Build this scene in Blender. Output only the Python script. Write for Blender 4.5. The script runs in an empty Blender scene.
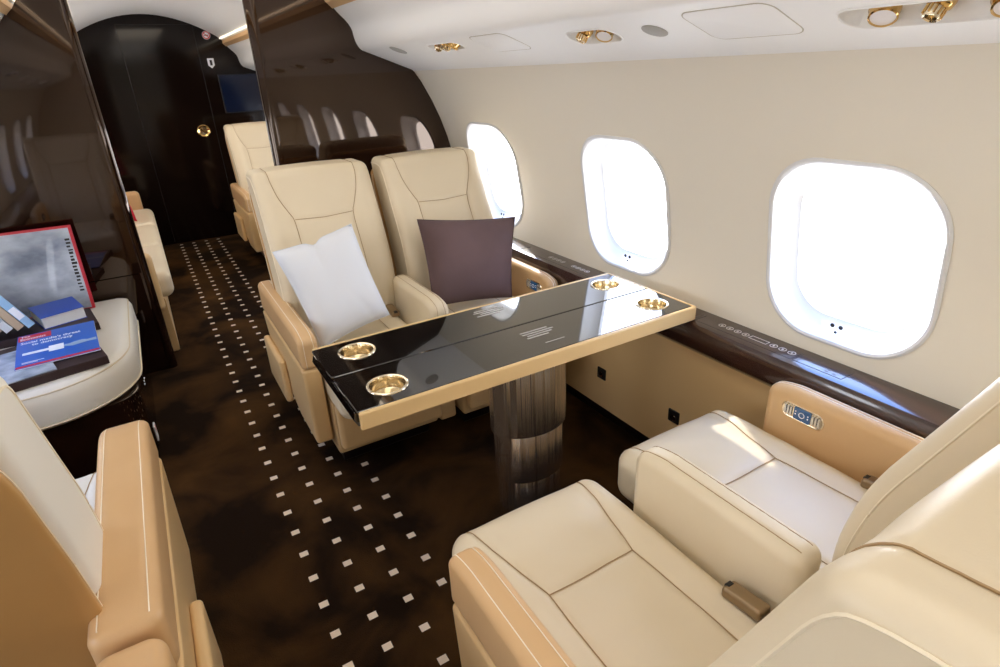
import bpy, bmesh, math, random
import numpy as np
from mathutils import Vector, Matrix
PI = math.pi
random.seed(7)
SC = bpy.context.scene
COL = SC.collection

# ------------------------------------------------------------------ materials
def lin(c):
    return tuple(((v / 12.92) if v <= 0.04045 else ((v + 0.055) / 1.055) ** 2.4) for v in [x / 255 for x in c]) + (1,)

def mat(name, rgb, rough=0.5, metal=0.0, spec=0.5, coat=0.0, bump=None, var=None, emis=None, estr=0, aniso=0, coatr=0.03):
    m = bpy.data.materials.new(name); m.use_nodes = True
    nt = m.node_tree; b = nt.nodes['Principled BSDF']
    b.inputs['Base Color'].default_value = lin(rgb)
    b.inputs['Roughness'].default_value = rough
    b.inputs['Metallic'].default_value = metal
    b.inputs['Specular IOR Level'].default_value = spec
    b.inputs['Coat Weight'].default_value = coat
    b.inputs['Coat Roughness'].default_value = coatr
    b.inputs['Anisotropic'].default_value = aniso
    tc = nt.nodes.new('ShaderNodeTexCoord')
    if bump:
        n = nt.nodes.new('ShaderNodeTexNoise'); n.inputs['Scale'].default_value = bump[0]; n.inputs['Detail'].default_value = 3
        bp = nt.nodes.new('ShaderNodeBump'); bp.inputs['Strength'].default_value = bump[1]; bp.inputs['Distance'].default_value = bump[2]
        nt.links.new(tc.outputs['Object'], n.inputs['Vector']); nt.links.new(n.outputs['Fac'], bp.inputs['Height'])
        nt.links.new(bp.outputs['Normal'], b.inputs['Normal'])
    if var:
        n = nt.nodes.new('ShaderNodeTexNoise'); n.inputs['Scale'].default_value = var[0]; n.inputs['Detail'].default_value = 4
        r = nt.nodes.new('ShaderNodeValToRGB')
        r.color_ramp.elements[0].position = 0.35; r.color_ramp.elements[1].position = 0.68
        r.color_ramp.elements[0].color = lin(var[1]); r.color_ramp.elements[1].color = lin(rgb)
        nt.links.new(tc.outputs['Object'], n.inputs['Vector']); nt.links.new(n.outputs['Fac'], r.inputs['Fac'])
        nt.links.new(r.outputs['Color'], b.inputs['Base Color'])
    if emis:
        b.inputs['Emission Color'].default_value = lin(emis); b.inputs['Emission Strength'].default_value = estr
    return m

M = {}
M['cream'] = mat('cream_leather', (231, 216, 188), 0.42, spec=0.45, bump=(420, 0.25, 0.0006), var=(2.2, (225, 209, 178)))
M['pale'] = mat('pale_leather', (234, 229, 217), 0.42, spec=0.45, bump=(420, 0.25, 0.0006))
M['tan'] = mat('tan_leather', (218, 180, 132), 0.40, spec=0.45, bump=(420, 0.25, 0.0006), var=(3, (212, 170, 120)))
M['shell'] = mat('tan_seat_shell', (196, 152, 94), 0.38, spec=0.5, var=(2, (188, 144, 88)))
M['seam'] = mat('seam_shadow_thread', (176, 146, 106), 0.7)
M['thread'] = mat('cream_thread', (246, 234, 210), 0.7)
M['piping'] = mat('cream_piping', (240, 226, 198), 0.45)
M['wall'] = mat('sidewall_lining', (239, 232, 217), 0.55, spec=0.3, bump=(300, 0.12, 0.0005))
M['lower'] = mat('lower_sidewall_leather', (226, 190, 136), 0.42, spec=0.4, bump=(300, 0.15, 0.0005))
M['ceiling'] = mat('ceiling_lining', (250, 249, 247), 0.5, spec=0.35)
M['reveal'] = mat('window_reveal_white', (224, 224, 224), 0.35, spec=0.4)
M['gloss'] = mat('dark_gloss_veneer', (34, 18, 11), 0.035, spec=0.8, coat=0.0, var=(1.3, (22, 11, 8)))
M['gloss'].node_tree.nodes['Principled BSDF'].inputs['Specular Tint'].default_value = (1.0, 0.80, 0.66, 1)
M['bulkhead'] = mat('dark_bulkhead_veneer', (22, 12, 8), 0.10, spec=0.28, var=(1.3, (15, 8, 6)))
M['ledge'] = mat('ledge_dark_veneer', (58, 36, 28), 0.22, spec=0.6, coat=0.7, coatr=0.03)
M['black'] = mat('black_piano_lacquer', (9, 8, 8), 0.06, spec=0.7, coat=1.0, coatr=0.01)
M['black'].node_tree.nodes['Principled BSDF'].inputs['Coat IOR'].default_value = 1.8
M['matblack'] = mat('black_plastic', (16, 15, 16), 0.4)
M['base'] = mat('dark_base_veneer', (24, 15, 12), 0.3, spec=0.5)
M['gold'] = mat('gold_plate', (222, 184, 118), 0.14, metal=1.0)
M['palegold'] = mat('pale_gold_plate', (240, 226, 198), 0.16, metal=1.0)
M['steel'] = mat('brushed_steel', (252, 248, 242), 0.27, metal=1.0)
def streak():
    m = M['steel']; nt = m.node_tree; b = nt.nodes['Principled BSDF']; tc = nt.nodes.new('ShaderNodeTexCoord')
    mp = nt.nodes.new('ShaderNodeMapping'); mp.inputs['Scale'].default_value = (26, 26, 0.3)
    n = nt.nodes.new('ShaderNodeTexNoise'); n.inputs['Scale'].default_value = 1.0; n.inputs['Detail'].default_value = 3
    bp = nt.nodes.new('ShaderNodeBump'); bp.inputs['Strength'].default_value = 1.0; bp.inputs['Distance'].default_value = 0.03
    nt.links.new(tc.outputs['Object'], mp.inputs[0]); nt.links.new(mp.outputs[0], n.inputs['Vector']); nt.links.new(n.outputs['Fac'], bp.inputs['Height']); nt.links.new(bp.outputs['Normal'], b.inputs['Normal'])
streak()
M['edge'] = mat('table_edge_cream', (226, 192, 138), 0.42, spec=0.4)
M['buckle'] = mat('bronze_buckle', (150, 128, 98), 0.3, metal=0.6)
M['web'] = mat('belt_webbing', (92, 74, 54), 0.8)
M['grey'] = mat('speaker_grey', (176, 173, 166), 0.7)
M['line'] = mat('panel_joint', (196, 188, 172), 0.7)
M['whitecloth'] = mat('white_cushion_cloth', (228, 232, 240), 0.85, spec=0.1, bump=(900, 0.3, 0.0006))
M['browncloth'] = mat('mauve_brown_cloth', (108, 88, 88), 0.9, spec=0.1, bump=(900, 0.3, 0.0006), var=(5, (98, 80, 80)))
M['red'] = mat('red_cloth', (196, 20, 50), 0.7)
M['lens'] = mat('lamp_lens', (225, 220, 222), 0.3, emis=(255, 244, 226), estr=0.05)
M['screen'] = mat('display_blue', (40, 72, 108), 0.2, coat=0.6, emis=(60, 110, 160), estr=0.12)
M['monitor'] = mat('monitor_screen', (6, 16, 34), 0.12, emis=(10, 30, 75), estr=0.06)
M['silver'] = mat('silver_metal', (200, 198, 194), 0.25, metal=1.0)
M['icon'] = mat('icon_print', (205, 198, 188), 0.5)
M['led'] = mat('cove_light_diffuser', (255, 250, 240), 0.5, emis=(255, 236, 208), estr=1.0)
M['paper'] = mat('paper_pages', (236, 236, 232), 0.8)
M['white'] = mat('white_print', (240, 242, 246), 0.6)
M['blue'] = mat('blue_cover', (22, 96, 200), 0.35, coat=0.3)
M['bluebook'] = mat('blue_book_cover', (16, 72, 184), 0.4, coat=0.2)
M['redprint'] = mat('red_print', (205, 28, 50), 0.4)
M['redcover'] = mat('red_book_cover', (196, 34, 52), 0.45)
M['album'] = mat('dark_album_leather', (50, 32, 32), 0.5)
M['teal'] = mat('teal_cover', (60, 168, 196), 0.45)
M['skyblue'] = mat('light_blue_cover', (150, 190, 222), 0.45)
M['sand'] = mat('sand_cover', (190, 168, 140), 0.5)
M['greywhite'] = mat('grey_white_cover', (214, 218, 220), 0.5)
M['greymag'] = mat('grey_cover', (120, 132, 150), 0.4, coat=0.3, var=(14, (196, 204, 214)))
M['hand'] = mat('printed_hand', (150, 176, 206), 0.5)

def photo_mat():
    m = mat('mountain_photo', (200, 205, 215), 0.25, coat=0.4)
    nt = m.node_tree; b = nt.nodes['Principled BSDF']
    tc = nt.nodes.new('ShaderNodeTexCoord'); mp = nt.nodes.new('ShaderNodeMapping'); mp.inputs['Scale'].default_value = (3, 1, 5)
    mp.inputs['Rotation'].default_value = (0, 0.35, 0)
    n = nt.nodes.new('ShaderNodeTexNoise'); n.inputs['Scale'].default_value = 1.0; n.inputs['Detail'].default_value = 5
    r = nt.nodes.new('ShaderNodeValToRGB'); e = r.color_ramp.elements
    e[0].position = 0.36; e[0].color = lin((104, 114, 134)); e[1].position = 0.62; e[1].color = lin((206, 214, 226))
    nt.links.new(tc.outputs['Object'], mp.inputs['Vector']); nt.links.new(mp.outputs['Vector'], n.inputs['Vector'])
    nt.links.new(n.outputs['Fac'], r.inputs['Fac']); nt.links.new(r.outputs['Color'], b.inputs['Base Color'])
    return m
M['photo'] = photo_mat()

def carpet_mat():
    m = mat('patterned_carpet', (40, 26, 16), 0.95, spec=0.05)
    nt = m.node_tree; b = nt.nodes['Principled BSDF']; L = nt.links
    tc = nt.nodes.new('ShaderNodeTexCoord'); sp = nt.nodes.new('ShaderNodeSeparateXYZ'); L.new(tc.outputs['Object'], sp.inputs[0])
    def mth(op, a, b_=None, c=None):
        n = nt.nodes.new('ShaderNodeMath'); n.operation = op
        for i, v in enumerate((a, b_, c)):
            if v is None: continue
            if isinstance(v, (int, float)): n.inputs[i].default_value = v
            else: L.new(v, n.inputs[i])
        return n.outputs[0]
    x, y = sp.outputs[0], sp.outputs[1]
    rows = None
    for xi in (0.146, 0.257, 0.370, 0.482):
        t = mth('LESS_THAN', mth('ABSOLUTE', mth('SUBTRACT', x, xi)), 0.0135)
        rows = t if rows is None else mth('MAXIMUM', rows, t)
    fr = mth('FRACT', mth('DIVIDE', mth('SUBTRACT', y, 1.388 - 0.0599 - 0.1197 * 100), 0.1197))
    cy = mth('LESS_THAN', mth('ABSOLUTE', mth('SUBTRACT', fr, 0.5)), 0.098)
    lim = mth('LESS_THAN', y, 6.42)
    mask = mth('MULTIPLY', mth('MULTIPLY', rows, cy), lim)
    n1 = nt.nodes.new('ShaderNodeTexNoise'); n1.inputs['Scale'].default_value = 3.0; n1.inputs['Detail'].default_value = 5; n1.inputs['Distortion'].default_value = 0.5
    L.new(tc.outputs['Object'], n1.inputs['Vector'])
    r = nt.nodes.new('ShaderNodeValToRGB'); e = r.color_ramp.elements
    e[0].position = 0.40; e[0].color = lin((32, 21, 12)); e[1].position = 0.80; e[1].color = lin((88, 60, 30))
    L.new(n1.outputs['Fac'], r.inputs['Fac'])
    n2 = nt.nodes.new('ShaderNodeTexNoise'); n2.inputs['Scale'].default_value = 260; L.new(tc.outputs['Object'], n2.inputs['Vector'])
    mx = nt.nodes.new('ShaderNodeMixRGB'); L.new(mask, mx.inputs['Fac']); L.new(r.outputs['Color'], mx.inputs['Color1']); mx.inputs['Color2'].default_value = lin((238, 220, 196))
    L.new(mx.outputs['Color'], b.inputs['Base Color'])
    bp = nt.nodes.new('ShaderNodeBump'); bp.inputs['Strength'].default_value = 0.6; bp.inputs['Distance'].default_value = 0.004
    L.new(n2.outputs['Fac'], bp.inputs['Height']); L.new(bp.outputs['Normal'], b.inputs['Normal'])
    return m
M['carpet'] = carpet_mat()

def glass_mat():
    m = bpy.data.materials.new('window_acrylic'); m.use_nodes = True; nt = m.node_tree
    for n in list(nt.nodes):
        if n.type != 'OUTPUT_MATERIAL': nt.nodes.remove(n)
    out = nt.nodes[0]; t = nt.nodes.new('ShaderNodeBsdfTransparent'); g = nt.nodes.new('ShaderNodeBsdfGlossy'); g.inputs['Roughness'].default_value = 0.02
    t.inputs['Color'].default_value = (0.96, 0.97, 0.98, 1)
    mx = nt.nodes.new('ShaderNodeMixShader'); mx.inputs[0].default_value = 0.04
    nt.links.new(t.outputs[0], mx.inputs[1]); nt.links.new(g.outputs[0], mx.inputs[2]); nt.links.new(mx.outputs[0], out.inputs[0])
    return m
M['glass'] = glass_mat()

# ------------------------------------------------------------------ object helpers
def thing(name, label, cat, loc=(0, 0, 0), rotz=0, group=None):
    o = bpy.data.objects.new(name, None); COL.objects.link(o); o.empty_display_size = 0.1
    o.location = loc; o.rotation_euler = (0, 0, rotz); o['label'] = label; o['category'] = cat
    if group: o['group'] = group
    return o

def tag(o, label, cat, group=None):
    o['label'] = label; o['category'] = cat
    if group: o['group'] = group
    return o

def obj(name, vf, m, parent=None, smooth=True, auto=None, label=None):
    v, f = vf
    me = bpy.data.meshes.new(name); me.from_pydata([tuple(map(float, p)) for p in v], [], [tuple(q) for q in f]); me.update()
    bm = bmesh.new(); bm.from_mesh(me); bmesh.ops.recalc_face_normals(bm, faces=bm.faces)
    ang = math.radians(auto if auto else 40)
    for fa in bm.faces: fa.smooth = smooth
    for e in bm.edges:
        if len(e.link_faces) == 2 and e.calc_face_angle(0) > ang: e.smooth = False
    bm.to_mesh(me); bm.free()
    me.materials.append(M[m] if isinstance(m, str) else m)
    o = bpy.data.objects.new(name, me); COL.objects.link(o)
    if parent: o.parent = parent
    if label: o['label'] = label
    return o

def struct(name, vf, m, parent=None, **k):
    o = obj(name, vf, m, parent, **k)
    if not parent: o['kind'] = 'structure'
    return o

def join(*vfs):
    V, F = [], []
    for v, f in vfs:
        n = len(V); V += list(v); F += [tuple(i + n for i in q) for q in f]
    return V, F

def xf(vf, mtx=None, loc=(0, 0, 0)):
    v, f = vf
    if mtx is None: return [(p[0] + loc[0], p[1] + loc[1], p[2] + loc[2]) for p in v], f
    return [tuple(mtx @ Vector(p)) for p in v], f

def axis(h, r, n):
    inner = h - r; k = 4
    t = [inner + r * math.tan(math.radians(45) * i / k) for i in range(1, k + 1)]
    mid = list(np.linspace(-inner, inner, n + 1))
    return [-a for a in reversed(t)] + mid + t

def rounder(w, d, h, r):
    ix, iy, iz = w / 2 - r, d / 2 - r, h / 2 - r
    def f(p):
        p = np.asarray(p, float)
        q = np.clip(p, [-ix, -iy, -iz], [ix, iy, iz]); n = p - q
        l = np.linalg.norm(n, axis=-1, keepdims=True); l[l == 0] = 1
        return q + n / l * r, n / l
    return f

def dist_poly(P, poly, ds=0.006):
    pts = []
    for a, b in zip(poly[:-1], poly[1:]):
        a, b = np.array(a), np.array(b); k = max(1, int(np.linalg.norm(b - a) / ds))
        for i in range(k): pts.append(a + (b - a) * i / k)
    pts.append(np.array(poly[-1])); pts = np.array(pts)
    out = np.full(len(P), 9.0)
    for i in range(0, len(P), 4000):
        out[i:i + 4000] = np.sqrt(((P[i:i + 4000, None, :] - pts[None]) ** 2).sum(-1)).min(1)
    return out

def rbox(w, d, h, r, n=(6, 6, 6), warp=None, seams=(), depth=0.004, sig=0.008, bulge=None):
    """rounded box on a lattice; seams = polylines on the rounded surface pressed in as grooves; returns mesh and mapping function"""
    ax = [axis(w / 2, r, n[0]), axis(d / 2, r, n[1]), axis(h / 2, r, n[2])]
    N = [len(a) - 1 for a in ax]; idx = {}; pts = []; faces = []
    def vid(i, j, k):
        key = (i, j, k)
        if key not in idx: idx[key] = len(pts); pts.append((ax[0][i], ax[1][j], ax[2][k]))
        return idx[key]
    for a in range(3):
        b, c = (a + 1) % 3, (a + 2) % 3
        for side in (0, N[a]):
            for i in range(N[b]):
                for j in range(N[c]):
                    q = []
                    for di, dj in ((0, 0), (1, 0), (1, 1), (0, 1)):
                        t = [0, 0, 0]; t[a] = side; t[b] = i + di; t[c] = j + dj; q.append(vid(*t))
                    faces.append(q if side else q[::-1])
    rf = rounder(w, d, h, r)
    sm = [[tuple(rf(np.array([p]))[0][0]) for p in dens(s)] for s in seams]
    def full(P, groove=True):
        Q, Nn = rf(P)
        if bulge is not None: Q = Q + bulge(Q, Nn)
        if groove and sm:
            Q0 = rf(P)[0]
            dd = np.min([dist_poly(Q0, s) for s in sm], axis=0)
            Q = Q - Nn * (depth * np.exp(-(dd / sig) ** 2))[:, None]
        return warp(Q) if warp else Q
    V = full(np.array(pts))
    return (V.tolist(), faces), full

def dens(poly, ds=0.012):
    out = []
    for a, b in zip(poly[:-1], poly[1:]):
        a, b = np.array(a, float), np.array(b, float); k = max(1, int(np.linalg.norm(b - a) / ds))
        for i in range(k): out.append(a + (b - a) * i / k)
    out.append(np.array(poly[-1], float)); return out

def smooth_poly(p, it=2):
    for _ in range(it):
        q = [p[0]]
        for a, b in zip(p[:-1], p[1:]):
            a, b = np.array(a, float), np.array(b, float); q += [tuple(a * .75 + b * .25), tuple(a * .25 + b * .75)]
        q.append(p[-1]); p = q
    return p

def tube(pts, r, n=6, closed=False, flat=1.0):
    P = [Vector(p) for p in pts]; V = []; F = []; up = Vector((0, 0, 1))
    L = len(P)
    for i, p in enumerate(P):
        a = P[(i - 1) % L] if (closed or i > 0) else P[0]; b = P[(i + 1) % L] if (closed or i < L - 1) else P[-1]
        t = (b - a); t = t.normalized() if t.length > 1e-9 else Vector((0, 1, 0))
        u = up if abs(t.dot(up)) < 0.95 else Vector((1, 0, 0))
        s = t.cross(u).normalized(); w = s.cross(t).normalized()
        for k in range(n):
            an = 2 * PI * k / n; V.append(tuple(p + s * math.cos(an) * r + w * math.sin(an) * r * flat))
    for i in range(L if closed else L - 1):
        j = (i + 1) % L
        for k in range(n): F.append((i * n + k, i * n + (k + 1) % n, j * n + (k + 1) % n, j * n + k))
    if not closed: F += [tuple(range(n)), tuple((L - 1) * n + k for k in reversed(range(n)))]
    return V, F

def seam_tube(full, poly, r=0.0013, flat=1.0):
    P = np.array(dens(poly, 0.008)); pts = 0.55 * full(P, False) + 0.45 * full(P)
    return tube(pts.tolist(), r, 5)

def prism(plan, prof, cap=True):
    """closed plan polygon (x, y) swept through [(inset, z)...]"""
    n = len(plan); P = [Vector((a, b)) for a, b in plan]
    area = sum(P[i].x * P[(i + 1) % n].y - P[(i + 1) % n].x * P[i].y for i in range(n))
    if area < 0: P.reverse()
    N = []
    for i in range(n):
        e1 = (P[i] - P[i - 1]).normalized(); e2 = (P[(i + 1) % n] - P[i]).normalized()
        n1, n2 = Vector((-e1.y, e1.x)), Vector((-e2.y, e2.x)); b = (n1 + n2)
        b = b.normalized() if b.length > 1e-6 else n1
        N.append(b / max(0.5, b.dot(n1)))
    V, F = [], []
    for ins, z in prof:
        for i in range(n): q = P[i] + N[i] * ins; V.append((q.x, q.y, z))
    for k in range(len(prof) - 1):
        for i in range(n):
            j = (i + 1) % n; F.append((k * n + i, k * n + j, (k + 1) * n + j, (k + 1) * n + i))
    if cap: F += [tuple(reversed(range(n))), tuple((len(prof) - 1) * n + i for i in range(n))]
    return V, F

def rrect(x0, x1, y0, y1, r, k=6):
    if not isinstance(r, (list, tuple)): r = [r] * 4
    out = []
    for (cx, cy, a0, rr) in ((x1, y1, 0, r[0]), (x0, y1, 90, r[1]), (x0, y0, 180, r[2]), (x1, y0, 270, r[3])):
        sx, sy = (-1 if cx == x1 else 1), (-1 if cy == y1 else 1)
        for i in range(k + 1):
            a = math.radians(a0 + 90 * i / k); out.append((cx + sx * rr + rr * math.cos(a), cy + sy * rr + rr * math.sin(a)))
    return out

def box(x0, x1, y0, y1, z0, z1, b=0.003):
    b = min(b, (x1 - x0) / 2.2, (y1 - y0) / 2.2, (z1 - z0) / 2.2)
    return prism([(x0, y0), (x1, y0), (x1, y1), (x0, y1)], [(b, z0), (0, z0 + b), (0, z1 - b), (b, z1)])

def extrude_y(prof, y0, y1, ny=1, closed=False):
    V, F = [], []; n = len(prof)
    for j in range(ny + 1):
        y = y0 + (y1 - y0) * j / ny
        V += [(x, y, z) for x, z in prof]
    for j in range(ny):
        for i in range(n if closed else n - 1):
            a, b = j * n + i, j * n + (i + 1) % n; F.append((a, b, b + n, a + n))
    if closed: F += [tuple(range(n)), tuple(ny * n + i for i in reversed(range(n)))]
    return V, F

def lathe(prof, n=32, sx=1, sy=1, cap=False):
    V, F = [], []
    for r, z in prof: V += [(r * sx * math.cos(2 * PI * k / n), r * sy * math.sin(2 * PI * k / n), z) for k in range(n)]
    for i in range(len(prof) - 1):
        for k in range(n): F.append((i * n + k, i * n + (k + 1) % n, (i + 1) * n + (k + 1) % n, (i + 1) * n + k))
    if cap: F += [tuple(reversed(range(n))), tuple((len(prof) - 1) * n + k for k in range(n))]
    return V, F

def boolean_cut(o, cutters):
    for c in cutters:
        md = o.modifiers.new('cut', 'BOOLEAN'); md.operation = 'DIFFERENCE'; md.solver = 'EXACT'; md.object = c
    dg = bpy.context.evaluated_depsgraph_get(); dg.update()
    me = bpy.data.meshes.new_from_object(o.evaluated_get(dg))
    o.modifiers.clear(); o.data = me
    for c in cutters: bpy.data.objects.remove(c, do_unlink=True)

# ------------------------------------------------------------------ cabin section
CX, CZ, RR = 0.31, 0.75, 1.245
def wallx(z): return CX + math.sqrt(RR * RR - (z - CZ) ** 2)
YA, YB = -1.9, 6.5          # cabin ends
def mirror(vf): return [(2 * CX - p[0], p[1], p[2]) for p in vf[0]], [tuple(reversed(f)) for f in vf[1]]

def wall_mesh():
    inner = [(wallx(z), z) for z in np.linspace(0.6522, 1.50, 26)]
    outer = [(x + 0.03, z) for x, z in reversed(inner)]
    return extrude_y(inner + outer, YA, YB, 1, closed=True)
WIN_Y = [0.81, 1.67, 2.63, 3.75, 4.65, 5.55, -0.08, -0.97]
WZ0, WZ1, WW, WR = 0.70, 1.205, 0.455, 0.155
def loop3(cy, ins, off, k=10, zs=0.0):
    """rounded rectangle following the curved wall; ins = inset, off = outward offset"""
    pts = rrect(cy - WW / 2 + ins, cy + WW / 2 - ins, WZ0 + ins + zs, WZ1 - ins + zs, max(0.03, WR - ins * 0.8), k)
    out = []
    for y, z in pts:
        x = wallx(z); nx, nz = (x - CX) / RR, (z - CZ) / RR
        out.append((x + off * nx, y, z + off * nz * 0.4))
    return out
def rings(loops, cap=False):
    n = len(loops[0]); V = [p for l in loops for p in l]; F = []
    for a in range(len(loops) - 1):
        for i in range(n): F.append((a * n + i, a * n + (i + 1) % n, (a + 1) * n + (i + 1) % n, (a + 1) * n + i))
    if cap: F.append(tuple((len(loops) - 1) * n + i for i in range(n)))
    return V, F

wnum = 0
for side in ('right', 'left'):
    mm = (lambda v: v) if side == 'right' else mirror
    w = struct('wall_' + side, mm(wall_mesh()), 'wall')
    cuts = []
    for cy in WIN_Y:
        pl = rrect(cy - WW / 2 + 0.006, cy + WW / 2 - 0.006, WZ0 + 0.006, WZ1 - 0.006, WR, 10)
        vf = prism(pl, [(0, 1.2), (0, 1.75)]); vf = ([(p[2], p[0], p[1]) for p in vf[0]], vf[1])
        cuts.append(obj('cutter', mm(vf), 'wall', smooth=False))
    boolean_cut(w, cuts)
    for cy in WIN_Y:
        wnum += 1
        e = bpy.data.objects.new('window_%d' % wnum, None); COL.objects.link(e); e['kind'] = 'structure'
        fr = rings([loop3(cy, -0.006, 0.002), loop3(cy, -0.007, -0.004), loop3(cy, -0.001, -0.007), loop3(cy, 0.006, -0.004), loop3(cy, 0.010, 0.006),
                    loop3(cy, 0.020, 0.03), loop3(cy, 0.036, 0.055), loop3(cy, 0.05, 0.062), loop3(cy, 0.055, 0.075)])
        obj('window_frame', mm(fr), 'reveal', e)
        pane = rings([loop3(cy, 0.053, 0.070)], cap=True)
        obj('window_pane', mm(pane), 'glass', e)
        if side == 'right' and cy < 3:
            vx = [(wallx(0.745) + 0.028, cy + 0.008 + dy, 0.738 + dz, rr) for dy, dz, rr in ((-0.012, 0.006, 0.005), (0.012, 0.006, 0.005), (0, -0.012, 0.0035))]
            parts = []
            for x, y, z, rr in vx:
                l = lathe([(0.0002, 0.0), (rr * .5, 0.0012), (rr, 0.002), (rr * 1.3, 0.0)], 12)
                parts.append(([(x - q[2] - 0.010 * (1 if True else 0), y + q[0], z + q[1]) for q in l[0]], l[1]))
            obj('vent_hole', join(*parts), 'matblack', e)

# lower sidewall panel, leather
for side in ('right', 'left'):
    mm = (lambda v: v) if side == 'right' else mirror
    struct('wall_lower_' + side, mm(extrude_y([(1.500, 0.05), (1.500, 0.57), (1.53, 0.57), (1.53, 0.05)], YA, 3.08 if side == 'right' else 3.45, 1, True)), 'lower')
    struct('baseboard_' + side, mm(extrude_y([(1.508, 0.0), (1.508, 0.05), (1.54, 0.05), (1.54, 0.0)], YA, 3.08 if side == 'right' else 3.45, 1, True)), 'base')
    struct('wall_kick_' + side, mm(extrude_y([(1.50, 0.0), (1.50, 0.6), (1.56, 0.6), (1.56, 0.0)], 3.14 if side == 'right' else 3.51, YB, 1, True)), 'base')

# floor
struct('floor', ([(-1.1, YA, 0), (1.7, YA, 0), (1.7, YB, 0), (-1.1, YB, 0)], [(0, 1, 2, 3)]), 'carpet')

# ceiling with the two overhead panels (one section each)
SL = (1.458 - 1.56) / 0.27
def psu_z(x): return 1.56 + SL * (x - 1.06)
psu_sec = smooth_poly([(0.93, 1.785), (0.955, 1.735), (1.03, 1.665), (1.038, 1.60), (1.06, 1.56), (1.09, 1.549)], 2) + [(1.2, psu_z(1.2)), (1.325, psu_z(1.325)), (1.338, 1.453), (1.342, 1.460)]
closed_sec = psu_sec + [(1.42, 1.50), (1.42, 1.9), (0.93, 1.9)]
ceil_in = [(0.94 - 1.26 * i / 20, 1.775 + 0.225 * math.sin(PI * i / 20) ** 0.8) for i in range(21)]
ceil_out = [(x, z + 0.04) for x, z in reversed(ceil_in)]
struct('ceiling', extrude_y(ceil_in + ceil_out, YA, YB, 1, True), 'ceiling')

def slotm(y0, y1, xc, wd, depth):
    """frame matrix on the slanted overhead panel: local x along cabin, local y across, local z out of the panel"""
    t = Vector((1, 0, SL)).normalized(); n = t.cross(Vector((0, 1, 0))).normalized()
    if n.z > 0: n = -n
    m = Matrix.Identity(4); ax = Vector((0, 1, 0)); ay = n.cross(ax)
    for i in range(3): m[i][0] = ax[i]; m[i][1] = ay[i]; m[i][2] = n[i]; m[i][3] = (xc, (y0 + y1) / 2, psu_z(xc))[i]
    return m
CLUSTERS = [(0.57, 1.205, 0.34, 0.085), (1.43, 1.17, 0.20, 0.085), (2.28, 1.13, 0.26, 0.06), (-0.35, 1.2, 0.34, 0.085)]
for side in ('right', 'left'):
    mm = (lambda v: v) if side == 'right' else mirror
    pnl = struct('ceiling_panel_' + side, mm(extrude_y(closed_sec, YA, YB, 1, True)), 'ceiling')
    cuts = []
    for (cy, xc, ln, wd) in CLUSTERS:
        m4 = slotm(cy, cy, xc, wd, 0)
        vf = prism(rrect(-ln / 2, ln / 2, -wd / 2, wd / 2, wd * 0.49, 8), [(0.012, -0.04), (0, -0.006), (-0.006, 0.02)])
        cuts.append(obj('cutter', mm(xf(vf, m4)), 'ceiling', smooth=False))
    boolean_cut(pnl, cuts)
    struct('trim_1' if side == 'right' else 'trim_2', mm(extrude_y([(0.925, 1.76), (0.925, 1.79), (0.96, 1.79), (0.975, 1.75), (0.95, 1.735)], YA, YB, 1, True)), 'tan')

# cabin ends
def section_plate(y0, y1):
    zs = list(np.linspace(0.0, 1.5, 20)); R = [(wallx(z) + 0.02, z) for z in zs] + [(1.3, 1.62), (1.0, 1.95), (0.31, 2.06)]
    Lm = [(2 * CX - x, z) for x, z in reversed(R[:-1])]
    return extrude_y(R + Lm, y0, y1, 1, True)
struct('wall_front', section_plate(6.5, 6.56), 'bulkhead')
struct('wall_back', section_plate(YA - 0.06, YA), 'wall')

# ------------------------------------------------------------------ mid-cabin partitions (glossy veneer)
def partition_section(x_edge):
    prof = [(wallx(z) - 0.001, z) for z in np.linspace(0.0, 1.40, 16)]
    prof += [(1.335, 1.450), (1.325, psu_z(1.325) - 0.001), (1.2, psu_z(1.2) - 0.001)] + [(x - 0.0005, z - 0.001) for x, z in reversed(psu_sec[:-5])]
    cx = [x for x, z in ceil_in if x_edge < x < 0.925]
    prof += [(0.925, 1.758)] + [(x, z) for x, z in ceil_in if x_edge + 0.001 < x < 0.92]
    zt = np.interp(x_edge, [p[0] for p in reversed(ceil_in)], [p[1] for p in reversed(ceil_in)])
    prof += [(x_edge, zt), (x_edge, 0)]
    return prof
pr = partition_section(0.592)
struct('wall_partition_right', extrude_y(pr, 3.08, 3.14, 1, True), 'gloss', smooth=False)
struct('trim_3', tube([(0.592, 3.11, 0.0), (0.592, 3.11, 0.9), (0.592, 3.11, 1.93)], 0.033, 16), 'gloss')
pl_ = [(2 * CX - x, z) for x, z in partition_section(0.75)]
lp = thing('cabinet_partition', 'tall dark glossy partition panel on the left with a horizontal seam, behind the picture book', 'partition', (0, 0, 0))
obj('upper_panel', extrude_y([(x, max(z, 0.56)) for x, z in pl_ if z >= 0.3 or x > -0.3], 3.45, 3.51, 1, True), 'gloss', lp, smooth=False)
obj('lower_panel', box(-0.915, -0.13, 3.452, 3.508, 0.0, 0.556, 0.002), 'gloss', lp, smooth=False)
obj('edge_moulding', tube([(-0.13, 3.48, 0.0), (-0.13, 3.48, 0.9), (-0.13, 3.48, 1.89)], 0.031, 16), 'gloss', lp)

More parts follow.
